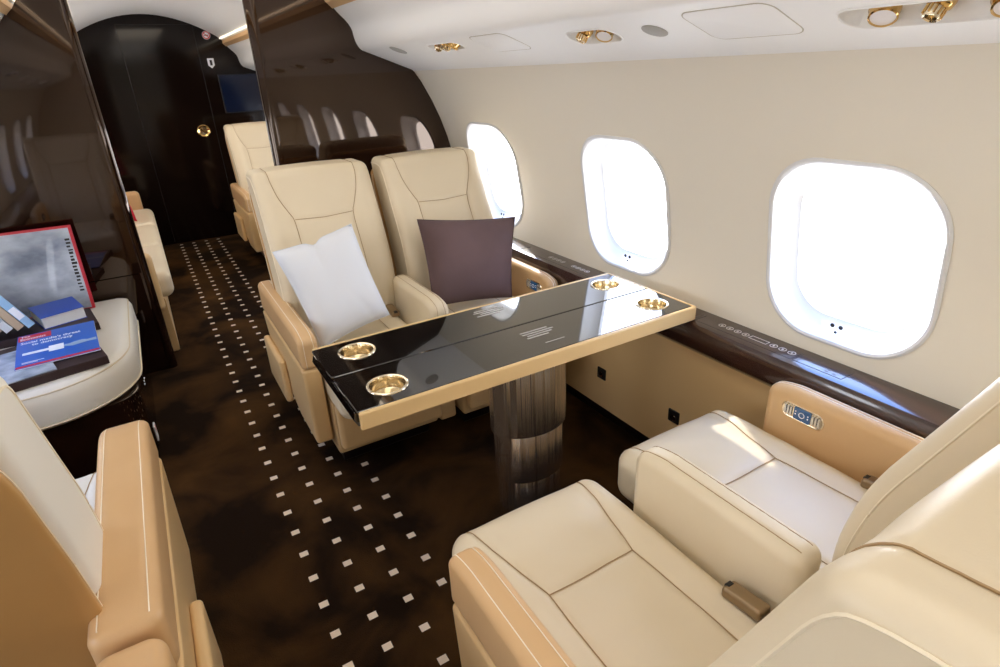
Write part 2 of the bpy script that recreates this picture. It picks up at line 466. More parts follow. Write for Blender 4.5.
# ------------------------------------------------------------------ side ledge
led_sec = [(1.53, 0.652), (1.462, 0.652), (1.446, 0.647), (1.438, 0.633), (1.434, 0.60), (1.437, 0.575), (1.447, 0.555), (1.462, 0.540), (1.498, 0.530), (1.53, 0.53)]
led_sec = [(x + (0.045 if x > 1.5 else 0), z) for x, z in led_sec]
sl = thing('side_ledge', 'dark glossy veneer ledge running under the windows along the right sidewall', 'ledge', (0, 0, 0))
obj('ledge_body', extrude_y(led_sec, YA, 3.08, 1, True), 'ledge', sl, auto=30)
def strip(x0, x1, y0, y1, z, h=0.0009): return box(x0, x1, y0, y1, z, z + h, 0.0002)
LT = 0.652
for (a, b) in ((1.225, 0.87), (0.866, 0.72), (1.77, 1.235), (2.3, 1.78)):
    obj('ledge_lid', join(strip(1.466, 1.522, b, b + 0.0015, LT), strip(1.466, 1.522, a - 0.0015, a, LT), strip(1.464, 1.4655, b, a, LT)), 'matblack', sl, smooth=False)
def ring_icon(x, y, z, r, w=0.0016):
    return xf(lathe([(r - w, 0.0), (r - w, 0.0012), (r, 0.0012), (r, 0.0)], 20), None, (x, y, z))
def button_row(y0, k, parent):
    for i in range(k):
        y = y0 - 0.030 * i
        b = obj('control_button', join(ring_icon(1.500, y, LT, 0.0115), box(1.496, 1.504, y - 0.0025, y + 0.0025, LT, LT + 0.0012, 0.0003)), 'icon', parent)
button_row(1.140, 4, sl); button_row(0.950, 3, sl)
obj('control_display', join(*[strip(a, b, c, d, LT, 0.0012) for a, b, c, d in ((1.489, 1.491, 0.970, 1.032), (1.509, 1.511, 0.970, 1.032), (1.489, 1.511, 0.970, 0.972), (1.489, 1.511, 1.030, 1.032))]), 'icon', sl)
button_row(2.10, 4, sl); button_row(1.93, 4, sl)
lsl = thing('side_ledge', 'dark ledge under the windows of the left sidewall beside the single seat', 'ledge', (0, 0, 0))
obj('ledge_body', mirror(extrude_y(led_sec, YA, 3.45, 1, True)), 'ledge', lsl, auto=30)

# sockets on lower panel
for y, lb in ((1.722, 'small black square socket low on the tan sidewall, beside the table pedestal'), (1.303, 'small black square socket low on the tan sidewall, beside the bottom right window seat')):
    s = thing('wall_socket', lb, 'socket', (1.50, y, 0.217), 0, 'sockets on the lower sidewall')
    vf = prism(rrect(-0.026, 0.026, -0.026, 0.026, 0.004, 3), [(0, 0), (0, 0.004), (0.002, 0.006)])
    obj('cover_plate', ([(-p[2], p[0], p[1]) for p in vf[0]], vf[1]), 'matblack', s)
    l = lathe([(0.0002, 0.0065), (0.010, 0.0065), (0.012, 0.0075), (0.013, 0.006)], 16)
    obj('outlet', ([(-p[2], p[0], p[1] - .004) for p in l[0]], l[1]), 'gloss', s)

# ------------------------------------------------------------------ seats
def yf(Z):
    return np.interp(Z, [0.30, 0.45, 0.52, 0.61, 0.70, 0.78, 0.91, 1.02, 1.15], [-0.03, -0.012, 0.0, 0.0, -0.018, -0.045, -0.112, -0.168, -0.232])
def yb(Z):
    return np.interp(Z, [0.30, 0.60, 0.78, 0.91, 1.02, 1.15], [-0.17, -0.20, -0.255, -0.305, -0.345, -0.375])
BW, BH, BZ0 = 0.49, 0.69, 0.41
HW = BH / 2
def back_warp(Q):
    Z = BZ0 + HW + Q[:, 2]; t = (Q[:, 1] + 0.1) / 0.2
    # smooth the profile functions a little
    zz = Z
    f = (yf(zz - .03) + yf(zz) + yf(zz + .03)) / 3; b = yb(zz)
    out = Q.copy(); out[:, 1] = b * (1 - t) + f * t; out[:, 2] = Z
    return out
def back_bulge(Q, N):
    x, z = Q[:, 0], Q[:, 2]; front = np.clip(N[:, 1], 0, 1)
    pad = np.clip(1 - (np.abs(x) / 0.15) ** 4, 0, 1)
    b = 0.006 * pad * np.clip(1 - ((z - 0.25) / 0.12) ** 4, 0, 1) + 0.010 * np.exp(-((np.abs(x) - 0.195) / 0.03) ** 2) * np.clip((0.34 - np.abs(z)) / 0.05, 0, 1)
    d = np.zeros_like(Q); d[:, 1] = b * front
    d[:, 2] = 0.006 * np.clip(N[:, 2], 0, 1) * np.clip(1 - (x / 0.24) ** 2, 0, 1)
    return d
def sx_(poly, s): return [(s * p[0], p[1], p[2]) for p in poly]
pad_seam = [(0.182, -0.1, 0.36), (0.182, 0.1, 0.36), (0.180, 0.1, 0.31), (0.168, 0.1, 0.25), (0.138, 0.1, 0.185), (0.122, 0.1, 0.158), (0.124, 0.1, 0.0), (0.135, 0.1, -0.36)]
pad_seam = [pad_seam[0], pad_seam[1]] + smooth_poly(pad_seam[2:], 2)
cross_seam = [(-0.122, 0.1, 0.158), (0.0, 0.1, 0.152), (0.122, 0.1, 0.158)]
back_seams = [pad_seam, sx_(pad_seam, -1), cross_seam]
(BACK_VF, back_full) = rbox(BW, 0.2, BH, 0.030, (60, 8, 84), back_warp, back_seams, 0.0045, 0.007, back_bulge)
side_pipe = smooth_poly([(BW / 2, 0.078, -0.30), (BW / 2, 0.078, 0.23), (BW / 2, 0.076, 0.298), (BW / 2, 0.050, 0.321), (BW / 2, -0.085, 0.321)], 2)

CW, CD, CH = 0.437, 0.62, 0.16
cs = [(0.165, 0.31, 0.08), (0.160, 0.27, 0.08), (0.150, 0.20, 0.08), (0.113, 0.035, 0.08), (0.118, -0.1, 0.08), (0.122, -0.31, 0.08)]
cush_seams = [cs, sx_(cs, -1), [(-0.113, 0.035, 0.08), (0, 0.032, 0.08), (0.113, 0.035, 0.08)]]
def cush_bulge(Q, N):
    x, y = Q[:, 0], Q[:, 1]; up = np.clip(N[:, 2], 0, 1); d = np.zeros_like(Q)
    c = 0.007 * np.clip(1 - (np.abs(x) / 0.13) ** 4, 0, 1) * np.clip(1 - ((y - 0.16) / 0.13) ** 4, 0, 1) + 0.008 * np.exp(-((np.abs(x) - 0.175) / 0.03) ** 2)
    d[:, 2] = (c - 0.012 * np.clip((y - 0.2) / 0.11, 0, 1) ** 2 + 0.0015 * np.sin(x * 37 + y * 19) * np.sin(y * 31)) * up
    d[:, 1] = 0.012 * np.clip(N[:, 1], 0, 1) * np.clip(1 - (x / 0.22) ** 2, 0, 1)
    return d
def cush_warp(Q):
    o = Q.copy(); o[:, 1] = np.where(Q[:, 1] < -0.05, -0.05 + (Q[:, 1] + 0.05) * 1.28, Q[:, 1]) + 0.255; o[:, 2] += 0.385
    return o
(CUSH_VF, cush_full) = rbox(CW, CD, CH, 0.045, (52, 66, 6), cush_warp, cush_seams, 0.0045, 0.007, cush_bulge)

def arm_warp(ztop, w, x0):
    def f(Q):
        o = Q.copy(); o[:, 0] += x0; o[:, 1] += 0.02; o[:, 2] += ztop - 0.07
        # front top drops in a round nose, the rear sinks a little
        fy = np.clip((o[:, 1] - 0.30) / 0.10, 0, 1); o[:, 2] -= 0.018 * fy ** 2 * np.clip((Q[:, 2] + .07) / .14, 0, 1)
        return o
    return f

def make_arm(seat, side, kind, ztop=0.61, aw=None, aD=0.76, ayo=0.01):
    """side: -1 / +1 in local x. kind: aisle, middle, wall"""
    w = {'aisle': aw or 0.072, 'middle': 0.080, 'wall': 0.058}[kind]
    x0 = side * (CW / 2 + 0.003 + w / 2)
    if kind == 'middle': ztop += 0.015
    if kind == 'wall': ztop += 0.008
    D = aD if kind == 'aisle' else 0.44
    yo = ayo if kind == 'aisle' else 0.20
    ins, outs = -side, side
    r = 0.024 if kind == 'aisle' else 0.030
    Hh = 0.14 if kind == 'aisle' else 0.30
    def warp(Q):
        o = Q.copy(); t = Q[:, 2] + Hh / 2
        o[:, 0] += x0; o[:, 1] += yo; o[:, 2] += ztop - Hh / 2
        fy = np.clip((Q[:, 1] - D / 2 + 0.10) / 0.10, 0, 1); o[:, 2] -= 0.022 * fy ** 2 * np.clip(t / Hh, 0, 1)
        fl = np.clip(t / 0.14, 0, 1)
        return o
    edge_in = [(-side * (w / 2), -D / 2, Hh / 2 - r * 0.6), (-side * (w / 2), D / 2 - 0.03, Hh / 2 - r * 0.6)]
    ez = Hh / 2
    top_seams = [[(s * (w / 2 - r * 0.75), -D / 2 + .02, ez), (s * (w / 2 - r * 0.75), D / 2, ez), (s * (w / 2 - r * .75), D / 2, -Hh / 2)] for s in (-1, 1)]
    vf, full = rbox(w, D, Hh, r, (8, 50, 10), warp, top_seams, 0.0015, 0.004)
    a = obj('armrest', vf, 'tan' if kind != 'middle' else 'cream', seat)
    obj('stitching', join(*[seam_tube(full, t, 0.0011) for t in top_seams]), 'thread' if kind != 'middle' else 'seam', a)
    if kind == 'aisle':
        # side panel hanging below the arm, its lower edge rising to the rear
        def pw(Q):
            o = Q.copy(); t = np.clip((0.175 - Q[:, 2]) / 0.35, 0, 1)
            rise = np.clip((0.10 - Q[:, 1]) / 0.45, 0, 1) * 0.17
            o[:, 0] += x0 - side * 0.002 + side * 0.006 * (1 - t); o[:, 2] = (ztop - 0.14) - t * (0.335 - rise); o[:, 1] = Q[:, 1] * (1 - 0.05 * t) + yo - 0.002
            return o
        p, pf = rbox(w - 0.006, D - 0.01, 0.35, 0.014, (4, 20, 14), pw)
        sp = obj('side_panel', p, 'lower', seat)
        q, qf = rbox(0.03, 0.34, 0.20, 0.012, (2, 6, 6), lambda Q: Q + np.array([x0 + side * (w / 2 + 0.012), -0.16, 0.26]))
        obj('side_cover', q, 'lower', seat)
    if kind == 'middle':
        q, qf = rbox(w - 0.004, 0.60, 0.26, 0.012, (2, 6, 6), lambda Q: Q + np.array([x0, 0.10, 0.205]))
        obj('arm_support', q, 'lower', seat)
    if kind == 'wall':
        xi = x0 - side * (w / 2)
        c = thingless('control_panel', seat)
        zc = ztop - 0.065; yc = 0.30
        def place(vf, off=0.0):
            # local plan (u along -y.., v up) -> on the inner face
            return [(xi - side * (p[2] + off), yc - p[0], zc + p[1]) for p in vf[0]], vf[1]
        bez = prism(rrect(-0.062, 0.062, -0.024, 0.024, 0.022, 8), [(0, -0.002), (0, 0.003), (0.003, 0.005), (0.006, 0.003)])
        cp = obj('control_panel', place(bez), 'palegold', seat)
        obj('display', place(prism(rrect(-0.024, 0.024, -0.018, 0.018, 0.003, 3), [(0, 0.002), (0, 0.0055), (0.001, 0.006)])), 'screen', cp, label='small blue lit display')
        dial = lathe([(0.007, 0.006), (0.007, 0.0068), (0.0085, 0.0068), (0.0085, 0.006)], 16)
        obj('display_marks', place(join(dial, *[box(x - .0018, x + .0018, y - .0018, y + .0018, .0058, .0066, .0003) for x, y in ((-0.018, 0.006), (-0.018, -0.002), (0.018, 0.005), (0.018, -0.003))])), 'white', cp)
        for s in (-1, 1):
            for kk in (0, 1, 2):
                u = s * (0.032 + 0.0085 * kk)
                obj('rocker_switch', place(prism(rrect(u - 0.0034, u + 0.0034, -0.014, 0.014, 0.002, 2), [(0, 0.002), (0, 0.006), (0.0012, 0.0075)])), 'silver', cp)
    return a
def thingless(*a): return None

def make_seat(label, loc, rotz, arms, group, buckles=(1,), leather='cream', recline=0.0, arm_w=None, arm_z=0.61, back_dy=0.0, arm_D=0.76, arm_yo=0.01, back_dz=0.0, shell_y=0.02):
    s = thing('cabin_seat', label, 'seat', loc, rotz, group)
    lean = Matrix.Translation((0, -0.02 + back_dy, 0.50 + back_dz)) @ Matrix.Rotation(math.radians(recline), 4, 'X') @ Matrix.Translation((0, 0.02, -0.50))
    b = obj('backrest', BACK_VF, leather, s); b.matrix_local = lean
    obj('seam', join(*[seam_tube(back_full, q, 0.0013) for q in back_seams]), 'seam', b)
    for k in (-1, 1): obj('piping', seam_tube(back_full, sx_(side_pipe, k), 0.0024), 'piping', b)
    # hard shell hugging the rear of the backrest
    def sw(Q):
        o = Q.copy(); Z = 0.33 + 0.36 + Q[:, 2]; o[:, 2] = Z; t = (Q[:, 1] + 0.05) / 0.1
        o[:, 1] = (yb(Z) - 0.05) * (1 - t) + (yb(Z) + shell_y) * t
        o[:, 0] = Q[:, 0] * (1.0 - 0.05 * np.clip((Z - 0.95) / 0.1, 0, 1) ** 2)
        return o
    sh, sf = rbox(0.494, 0.10, 0.72, 0.03, (10, 4, 24), sw)
    shell = obj('back_shell', sh, 'shell', s); shell.matrix_local = lean
    st = [(0.247, 0.008, -0.3), (0.247, 0.008, 0.31), (0.2, 0.008, 0.36), (-0.2, 0.008, 0.36), (-0.247, 0.008, 0.31), (-0.247, 0.008, -0.3)]
    obj('stitching', seam_tube(sf, st, 0.0014), 'thread', shell)
    c = obj('seat_cushion', CUSH_VF, leather, s)
    obj('seam', join(*[seam_tube(cush_full, q, 0.0013) for q in cush_seams]), 'seam', c)
    lr, lf = rbox(CW - 0.01, 0.05, 0.20, 0.02, (8, 3, 8), lambda Q: Q + np.array([0, 0.43, 0.225]))
    obj('leg_rest', lr, 'lower', s)
    bs, bf = rbox(CW - 0.005, 0.58, 0.24, 0.012, (4, 4, 4), lambda Q: Q + np.array([0, 0.10, 0.195]))
    obj('seat_base', bs, 'lower', s)
    obj('base_plinth', box(-0.19, 0.19, -0.15, 0.33, 0.0, 0.08), 'base', s)
    for side, kind in arms: make_arm(s, side, kind, arm_z, arm_w, arm_D, arm_yo)
    for k in buckles:
        xb = k * (CW / 2 - 0.032)
        bb, _ = rbox(0.038, 0.088, 0.026, 0.008, (3, 6, 2), lambda Q: np.stack([Q[:, 0] + xb, Q[:, 1] + 0.055, Q[:, 2] + 0.487 - (Q[:, 1]) * 0.12], 1))
        bk = obj('belt_buckle', bb, 'buckle', s)
        obj('release_slot', box(xb - 0.008, xb + 0.008, 0.088, 0.099, 0.4865, 0.4975, 0.002), 'matblack', bk)
        obj('belt_strap', tube([(xb, 0.02, 0.492), (xb, -0.01, 0.485), (xb + k * 0.004, -0.035, 0.46)], 0.015, 8, flat=0.15), 'web', bk)
    return s

G = 'cream leather seats at the table'
make_seat('cream leather seat nearest the camera at bottom right, aisle side, with a tan-topped armrest', (0.612, 0.42, 0), 0, ((-1, 'aisle'), (1, 'middle')), G, recline=-6, back_dy=-0.118, back_dz=-0.016)
make_seat('cream leather seat at bottom right under the largest window, control panel in its armrest', (1.157, 0.455, 0), 0, ((1, 'wall'),), G, recline=-3, back_dy=-0.06)
make_seat('cream leather seat behind the table on the aisle side, holding the white cushion', (0.612, 2.385, 0), PI, ((1, 'aisle'), (-1, 'middle')), G, buckles=(-1,))
make_seat('cream leather seat behind the table by the windows, holding the brown cushion', (1.157, 2.36, 0), PI, ((-1, 'wall'),), G)
ns = make_seat('single leather seat at bottom left seen from behind, with tan back shell and tan armrest', (-0.487, 1.215, 0), 0, ((1, 'aisle'), (-1, 'wall')), 'single seats', leather='pale', arm_w=0.112, arm_z=0.65, arm_D=0.77, arm_yo=0.065, shell_y=-0.015)
obj('rear_arm_cap', rbox(0.108, 0.20, 0.12, 0.03, (6, 6, 4), lambda Q: Q + np.array([0.2785, -0.43, 0.578]))[0], 'tan', ns)
make_seat('cream seat far behind the partition on the right, against the dark bulkhead', (0.93, 5.45, 0), PI, ((1, 'aisle'), (-1, 'wall')), 'single seats')

# ------------------------------------------------------------------ cushions on seats
def pillow(name, label, C4, m, puff=0.06, dent=0.0, group=None):
    """C4 = TL, TR, BR, BL corners in space"""
    TL, TR, BR, BL = [Vector(c) for c in C4]; n = 26
    nrm = ((TR - TL).cross(BL - TL)).normalized()
    if nrm.y > 0: nrm = -nrm
    V, F = [], []
    def P(u, v, s):
        a, b = u * 2 - 1, v * 2 - 1
        uu = 0.5 + 0.5 * a * (1 - 0.05 * (1 - b * b)); vv = 0.5 + 0.5 * b * (1 - 0.05 * (1 - a * a))
        if dent: vv -= 0 if v < .5 else 0; 
        p = TL * (1 - uu) * (1 - vv) + TR * uu * (1 - vv) + BR * uu * vv + BL * (1 - uu) * vv
        th = puff * ((1 - a ** 4) * (1 - b ** 4)) ** 0.6
        th += 0.004 * math.sin(6 * a + 4 * b) * (1 - a * a) * (1 - b * b)
        if dent:
            g = math.exp(-((a + 0.05 + 0.25 * (b + 1)) / 0.15) ** 2) * max(0, -b) ** 2
            th *= 1 - 0.55 * g; p = p + (BL - TL) * dent * g
            th *= 1 - 0.12 * math.exp(-((a - 0.6 * b) / 0.12) ** 2) * max(0, b)
        return p + nrm * th * s
    for s in (1, -1):
        base = len(V)
        for j in range(n + 1):
            for i in range(n + 1): V.append(tuple(P(i / n, j / n, s)))
        for j in range(n):
            for i in range(n):
                q = (base + j * (n + 1) + i, base + j * (n + 1) + i + 1, base + (j + 1) * (n + 1) + i + 1, base + (j + 1) * (n + 1) + i)
                F.append(q if s > 0 else q[::-1])
    me = (V, F); o = obj(name, me, m)
    bm = bmesh.new(); bm.from_mesh(o.data); bmesh.ops.remove_doubles(bm, verts=bm.verts, dist=1e-5); bmesh.ops.recalc_face_normals(bm, faces=bm.faces)
    for f in bm.faces: f.smooth = True
    bm.to_mesh(o.data); bm.free()
    ring = [P(i / n, 0, 0) for i in range(n)] + [P(1, i / n, 0) for i in range(n)] + [P(1 - i / n, 1, 0) for i in range(n)] + [P(0, 1 - i / n, 0) for i in range(n)]
    obj('edge_seam', tube(ring, 0.0022, 5, closed=True), m, o)
    return tag(o, label, 'cushion', group)
pillow('throw_cushion', 'white square throw cushion leaning on the aisle seat behind the table', [(0.345, 2.29, 0.850), (0.665, 2.31, 0.903), (0.715, 2.13, 0.555), (0.425, 2.11, 0.492)], 'whitecloth', 0.075, 0.045, 'throw cushions')
pillow('throw_cushion', 'brown square throw cushion leaning on the window seat behind the table', [(0.935, 2.27, 0.885), (1.385, 2.215, 0.835), (1.295, 2.12, 0.500), (0.917, 2.145, 0.535)], 'browncloth', 0.062, 0.0, 'throw cushions')

# ------------------------------------------------------------------ table
T = thing('dining_table', 'long folding table with black glossy leaves and cream edge, between the facing seats', 'table', (0.94, 1.447, 0))
def loc_(vf, o=(0.94, 1.447, 0)): return [(p[0] - o[0], p[1] - o[1], p[2] - o[2]) for p in vf[0]], vf[1]
cups = [(0.414, 1.573), (0.415, 1.325), (1.367, 1.568), (1.367, 1.328)]
X0, X1 = 0.300, 1.462
def cup_cut(x, y, r=0.050, z0=0.6, z1=0.8): return obj('cutter', xf(lathe([(r, z0), (r, z1)], 96, cap=True), None, (x, y, 0)), 'black', smooth=False)
body = obj('table_body', loc_(prism(rrect(X0 + 0.012, X1 - 0.004, 1.236, 1.656, 0.008, 3), [(0.006, 0.6535), (0, 0.657), (0, 0.6905)])), 'black', T, smooth=True)
boolean_cut(body, [cup_cut(x, y, 0.049, 0.655, 0.8) for x, y in cups])
for (y0, y1, rr, ci) in ((1.2365, 1.4445, (.006, .012, .006, .006), (1, 3)), (1.4495, 1.6575, (.006, .006, .014, .006), (0, 2))):
    lf = obj('table_leaf', loc_(prism(rrect(X0 + (0.0 if y0 > 1.4 else 0.002), X1 - 0.004, y0, y1, rr, 4), [(0.004, 0.6905), (0, 0.6935), (0, 0.698), (0.002, 0.700)])), 'black', T)
    boolean_cut(lf, [cup_cut(*cups[i]) for i in ci])
obj('end_flap', loc_(extrude_y([(X0 - 0.001, 0.690), (X0 - 0.006, 0.672), (X0 + 0.004, 0.652), (X0 + 0.022, 0.646), (X0 + 0.022, 0.688)], 1.250, 1.640, 1, True)), 'black', T)
obj('edge_band', loc_(prism(rrect(X0 + 0.004, X1, 1.222, 1.236, 0.004, 3), [(0.003, 0.6525), (0, 0.655), (0, 0.697), (0.003, 0.7005)])), 'edge', T)
obj('edge_band', loc_(prism(rrect(X0 + 0.004, X1, 1.658, 1.670, 0.004, 3), [(0.003, 0.6525), (0, 0.655), (0, 0.697), (0.003, 0.7005)])), 'edge', T)
obj('edge_band', loc_(prism(rrect(X1 - 0.003, X1 + 0.006, 1.224, 1.668, 0.003, 3), [(0.002, 0.6525), (0, 0.655), (0, 0.697), (0.002, 0.7005)])), 'edge', T)
for x, y in cups:
    pr = [(0.0002, 0.664), (0.040, 0.664), (0.0455, 0.667), (0.0475, 0.699), (0.0485, 0.7022), (0.0525, 0.7035), (0.0555, 0.7022), (0.056, 0.7003)]
    obj('cup_holder', loc_(xf(lathe(pr, 96), None, (x, y, 0))), 'palegold', T)
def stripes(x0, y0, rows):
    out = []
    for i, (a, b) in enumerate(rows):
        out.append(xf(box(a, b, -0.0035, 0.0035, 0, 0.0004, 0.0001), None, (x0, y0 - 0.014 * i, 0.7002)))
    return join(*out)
obj('table_bars', loc_(join(stripes(0.83, 1.625, [(0.01, 0.10), (0.0, 0.115), (0.02, 0.11), (0.0, 0.09)]))), 'grey', T, smooth=False)  # rows of short pale grey bars on the leaves
obj('table_bars', loc_(join(stripes(0.87, 1.385, [(0.0, 0.10), (0.0, 0.115), (0.01, 0.10), (0.0, 0.08)]), xf(box(0.03, 0.10, -0.002, 0.002, 0, 0.0004, 0.0001), None, (0.87, 1.290, 0.7002)))), 'grey', T, smooth=False)
# sections of the telescoping leg: three nested oval tubes
for (z0, z1, rx) in ((0.325, 0.644, 0.142), (0.135, 0.325, 0.131), (0.0, 0.135, 0.121)):
    obj('pedestal_tube', loc_(xf(lathe([(rx, z0), (rx, z1 - 0.004), (rx - 0.004, z1)] if z1 < .6 else [(rx - .012, z0), (rx, z0 + .002), (rx, z1)], 64, 1, 0.72, cap=True), None, (0.94, 1.455, 0))), 'steel', T)

# ------------------------------------------------------------------ overhead fittings on the right panel
def on_panel(x, y): return slotm(y, y, x, 0, 0)
def reading_light(x, y, ax, ay, label, lit=True):
    o = thing('reading_light', label, 'lamp', (0, 0, 0), 0, 'gold reading lights overhead')
    m4 = on_panel(x, y) @ Matrix.Translation((0, 0, -0.026)) @ Matrix.Rotation(ax, 4, 'X') @ Matrix.Rotation(ay, 4, 'Y')
    o.matrix_world = m4
    obj('lamp_housing', lathe([(0.012, -0.010), (0.022, -0.004), (0.026, 0.006), (0.026, 0.018), (0.0235, 0.024), (0.024, 0.034), (0.0215, 0.036), (0.0205, 0.032)], 32), 'gold', o)
    obj('lamp_lens', lathe([(0.0001, 0.0335), (0.0205, 0.0325)], 32), 'lens', o)
    return o
def air_nozzle(x, y, ax, ay, label):
    o = thing('air_nozzle', label, 'air vent', (0, 0, 0), 0, 'gold air nozzles overhead')
    o.matrix_world = on_panel(x, y) @ Matrix.Translation((0, 0, -0.028)) @ Matrix.Rotation(ax, 4, 'X') @ Matrix.Rotation(ay, 4, 'Y')
    obj('ball', lathe([(0.0001, -0.02), (0.012, -0.015), (0.021, -0.003), (0.023, 0.008), (0.021, 0.018), (0.015, 0.024)], 28), 'gold', o)
    obj('nozzle', lathe([(0.0145, 0.022), (0.0145, 0.040), (0.013, 0.042), (0.010, 0.040), (0.009, 0.028), (0.0002, 0.026)], 28), 'palegold', o)
    fins = []
    for k in range(12):
        a = 2 * PI * k / 12; fins.append(xf(box(-0.0012, 0.0012, -0.0012, 0.0012, 0.024, 0.038, .0003), None, (0.0152 * math.cos(a), 0.0152 * math.sin(a), 0)))
    obj('grip_ribs', join(*fins), 'gold', o)
    return o
names = {0: ('nearest cluster', 0), 1: ('cluster above the middle window', 1), 2: ('farthest cluster near the partition', 2)}
reading_light(1.205, 0.665, 0.25, -0.25, 'gold reading light at the left end of the nearest overhead recess')
reading_light(1.205, 0.478, 0.25, -0.3, 'gold reading light at the right frame edge in the nearest overhead recess')
air_nozzle(1.205, 0.572, 0.15, 0.15, 'gold air nozzle between the two reading lights of the nearest recess')
reading_light(1.17, 1.385, 0.2, -0.3, 'gold reading light in the middle overhead recess above the table, right one')
air_nozzle(1.17, 1.47, 0.1, 0.2, 'gold air nozzle in the middle overhead recess above the table')
reading_light(1.13, 2.20, 0.2, 0.2, 'gold reading light in the farthest recess, right end')
air_nozzle(1.13, 2.27, -0.2, 0.4, 'gold air nozzle in the farthest overhead recess, right of another nozzle')
air_nozzle(1.13, 2.345, 0.1, -0.3, 'gold air nozzle at the left end of the farthest overhead recess')
for k, (cy, xc, ln, wd) in enumerate(CLUSTERS[:3]):
    rim = prism(rrect(-ln / 2 - .004, ln / 2 + .004, -wd / 2 - .004, wd / 2 + .004, wd * 0.49 + .004, 8), [(0, -0.001), (0.001, 0.002), (0.004, 0.0025), (0.006, 0.0)], cap=False)
    struct('trim_%d' % (4 + k), xf(rim, slotm(cy, cy, xc, wd, 0)), 'ceiling')
for (x, y, rr, lb) in ((1.172, 1.195, 0.034, 'flat grey oval overhead speaker beside the middle gold recess'), (1.112, 2.72, 0.04, 'flat grey oval overhead speaker next to the dark partition')):
    o = thing('overhead_speaker', lb, 'speaker', (0, 0, 0), 0, 'overhead speakers'); o.matrix_world = on_panel(x, y)
    obj('speaker_grille', lathe([(0.0001, 0.0025), (rr - 0.002, 0.0025), (rr, 0.001), (rr, -0.002)], 36), 'grey', o)
for (x, y, lx, ly, lb) in ((1.175, 0.945, 0.115, 0.075, 'larger rounded overhead hatch outlined in the ceiling panel, nearer the camera'), (1.147, 1.90, 0.115, 0.066, 'small rounded overhead hatch outlined in the ceiling panel, farther away')):
    o = thing('overhead_hatch', lb, 'hatch', (0, 0, 0), 0, 'overhead oxygen hatches'); o.matrix_world = on_panel(x, y)
    pl = rrect(-lx, lx, -ly, ly, 0.03, 6)
    obj('hatch_cover', prism(pl, [(0.0, -0.002), (0.0, 0.0008), (0.002, 0.0016)]), 'ceiling', o)
    obj('hatch_joint', prism(rrect(-lx - .003, lx + .003, -ly - .003, ly + .003, 0.033, 6), [(0, -0.001), (0, 0.0005)]), 'line', o)

# ------------------------------------------------------------------ left divan with books
DV = thing('divan_seat', 'pale leather divan end on dark base at left, carrying the books and magazines', 'divan', (-0.5, 2.85, 0))
def ld(vf): return [(p[0] + 0.5, p[1] - 2.85, p[2]) for p in vf[0]], vf[1]
plan = rrect(-0.84, -0.215, 2.40, 3.435, (0.06, 0.05, 0.05, 0.34), 14)
obj('seat_cushion', ld(prism(plan, [(0.012, 0.318), (0.002, 0.330), (0, 0.345), (0.0, 0.425), (0.008, 0.445), (0.018, 0.458), (0.035, 0.465), (0.048, 0.468)])), 'pale', DV, auto=60)
n_ = len(plan)
pv = prism(plan, [(0.012, 0.4525), (0.0, 0.345)])[0]
obj('piping', ld(tube(pv[:n_], 0.003, 6, closed=True)), 'cream', DV)
obj('piping', ld(tube([(p[0], p[1], 0.332) for p in prism(plan, [(-0.001, 0)])[0][:n_]], 0.0035, 6, closed=True)), 'piping', DV)
obj('base', ld(prism(rrect(-0.84, -0.232, 2.48, 3.435, (0.03, 0.03, 0.03, 0.12), 14), [(0.02, 0.0), (0, 0.02), (0, 0.316), (0.004, 0.318)])), 'gloss', DV)
for i in range(6):
    a, b = divmod(i, 2)
    l = lathe([(0.0002, 0.002), (0.008, 0.002), (0.010, 0.0)], 14)
    obj('vent_hole', ld(([(-0.2315 + p[2], 2.86 + 0.035 * a + p[0], 0.20 + 0.05 * b + p[1] * 0.8) for p in l[0]], l[1])), 'silver', DV)
pk = tag(obj('placard', box(-0.2335, -0.2275, 2.62, 2.67, 0.03, 0.10, 0.001), 'white', smooth=False), 'small white placard low on the dark divan base by the aisle', 'placard')
obj('print', join(box(-0.2277, -0.2271, 2.628, 2.662, 0.070, 0.074, .0001), box(-0.2277, -0.2271, 2.628, 2.662, 0.082, 0.086, .0001), box(-0.2277, -0.2271, 2.628, 2.655, 0.094, 0.098, .0001)), 'redprint', pk)

def quad_slab(c4, z0, z1, b=0.002):
    return prism([(x, y) for x, y in c4], [(b, z0), (0, z0 + b), (0, z1 - b), (b, z1)])
ZS = 0.469
# album under the magazine
al = tag(obj('photo_album', quad_slab([(-0.292, 2.53), (-0.74, 2.42), (-0.81, 2.80), (-0.385, 2.945)], ZS, ZS + 0.034), 'album', smooth=False), 'dark brown album lying on the divan under the blue magazine', 'album')
al2 = tag(obj('photo_album', quad_slab([(-0.330, 2.955), (-0.78, 2.97), (-0.80, 3.23), (-0.372, 3.20)], ZS, ZS + 0.034), 'album', smooth=False), 'dark brown album lying under the thick blue book', 'album')
ZM = ZS + 0.0345
# grey magazines, left
g1 = tag(obj('magazine', quad_slab([(-0.45, 2.50), (-0.73, 2.42), (-0.80, 2.74), (-0.53, 2.82)], ZM, ZM + 0.004, .001), 'greymag', smooth=False), 'grey photo magazine mostly under the blue magazine, at the left frame edge', 'magazine', 'magazines on the divan')
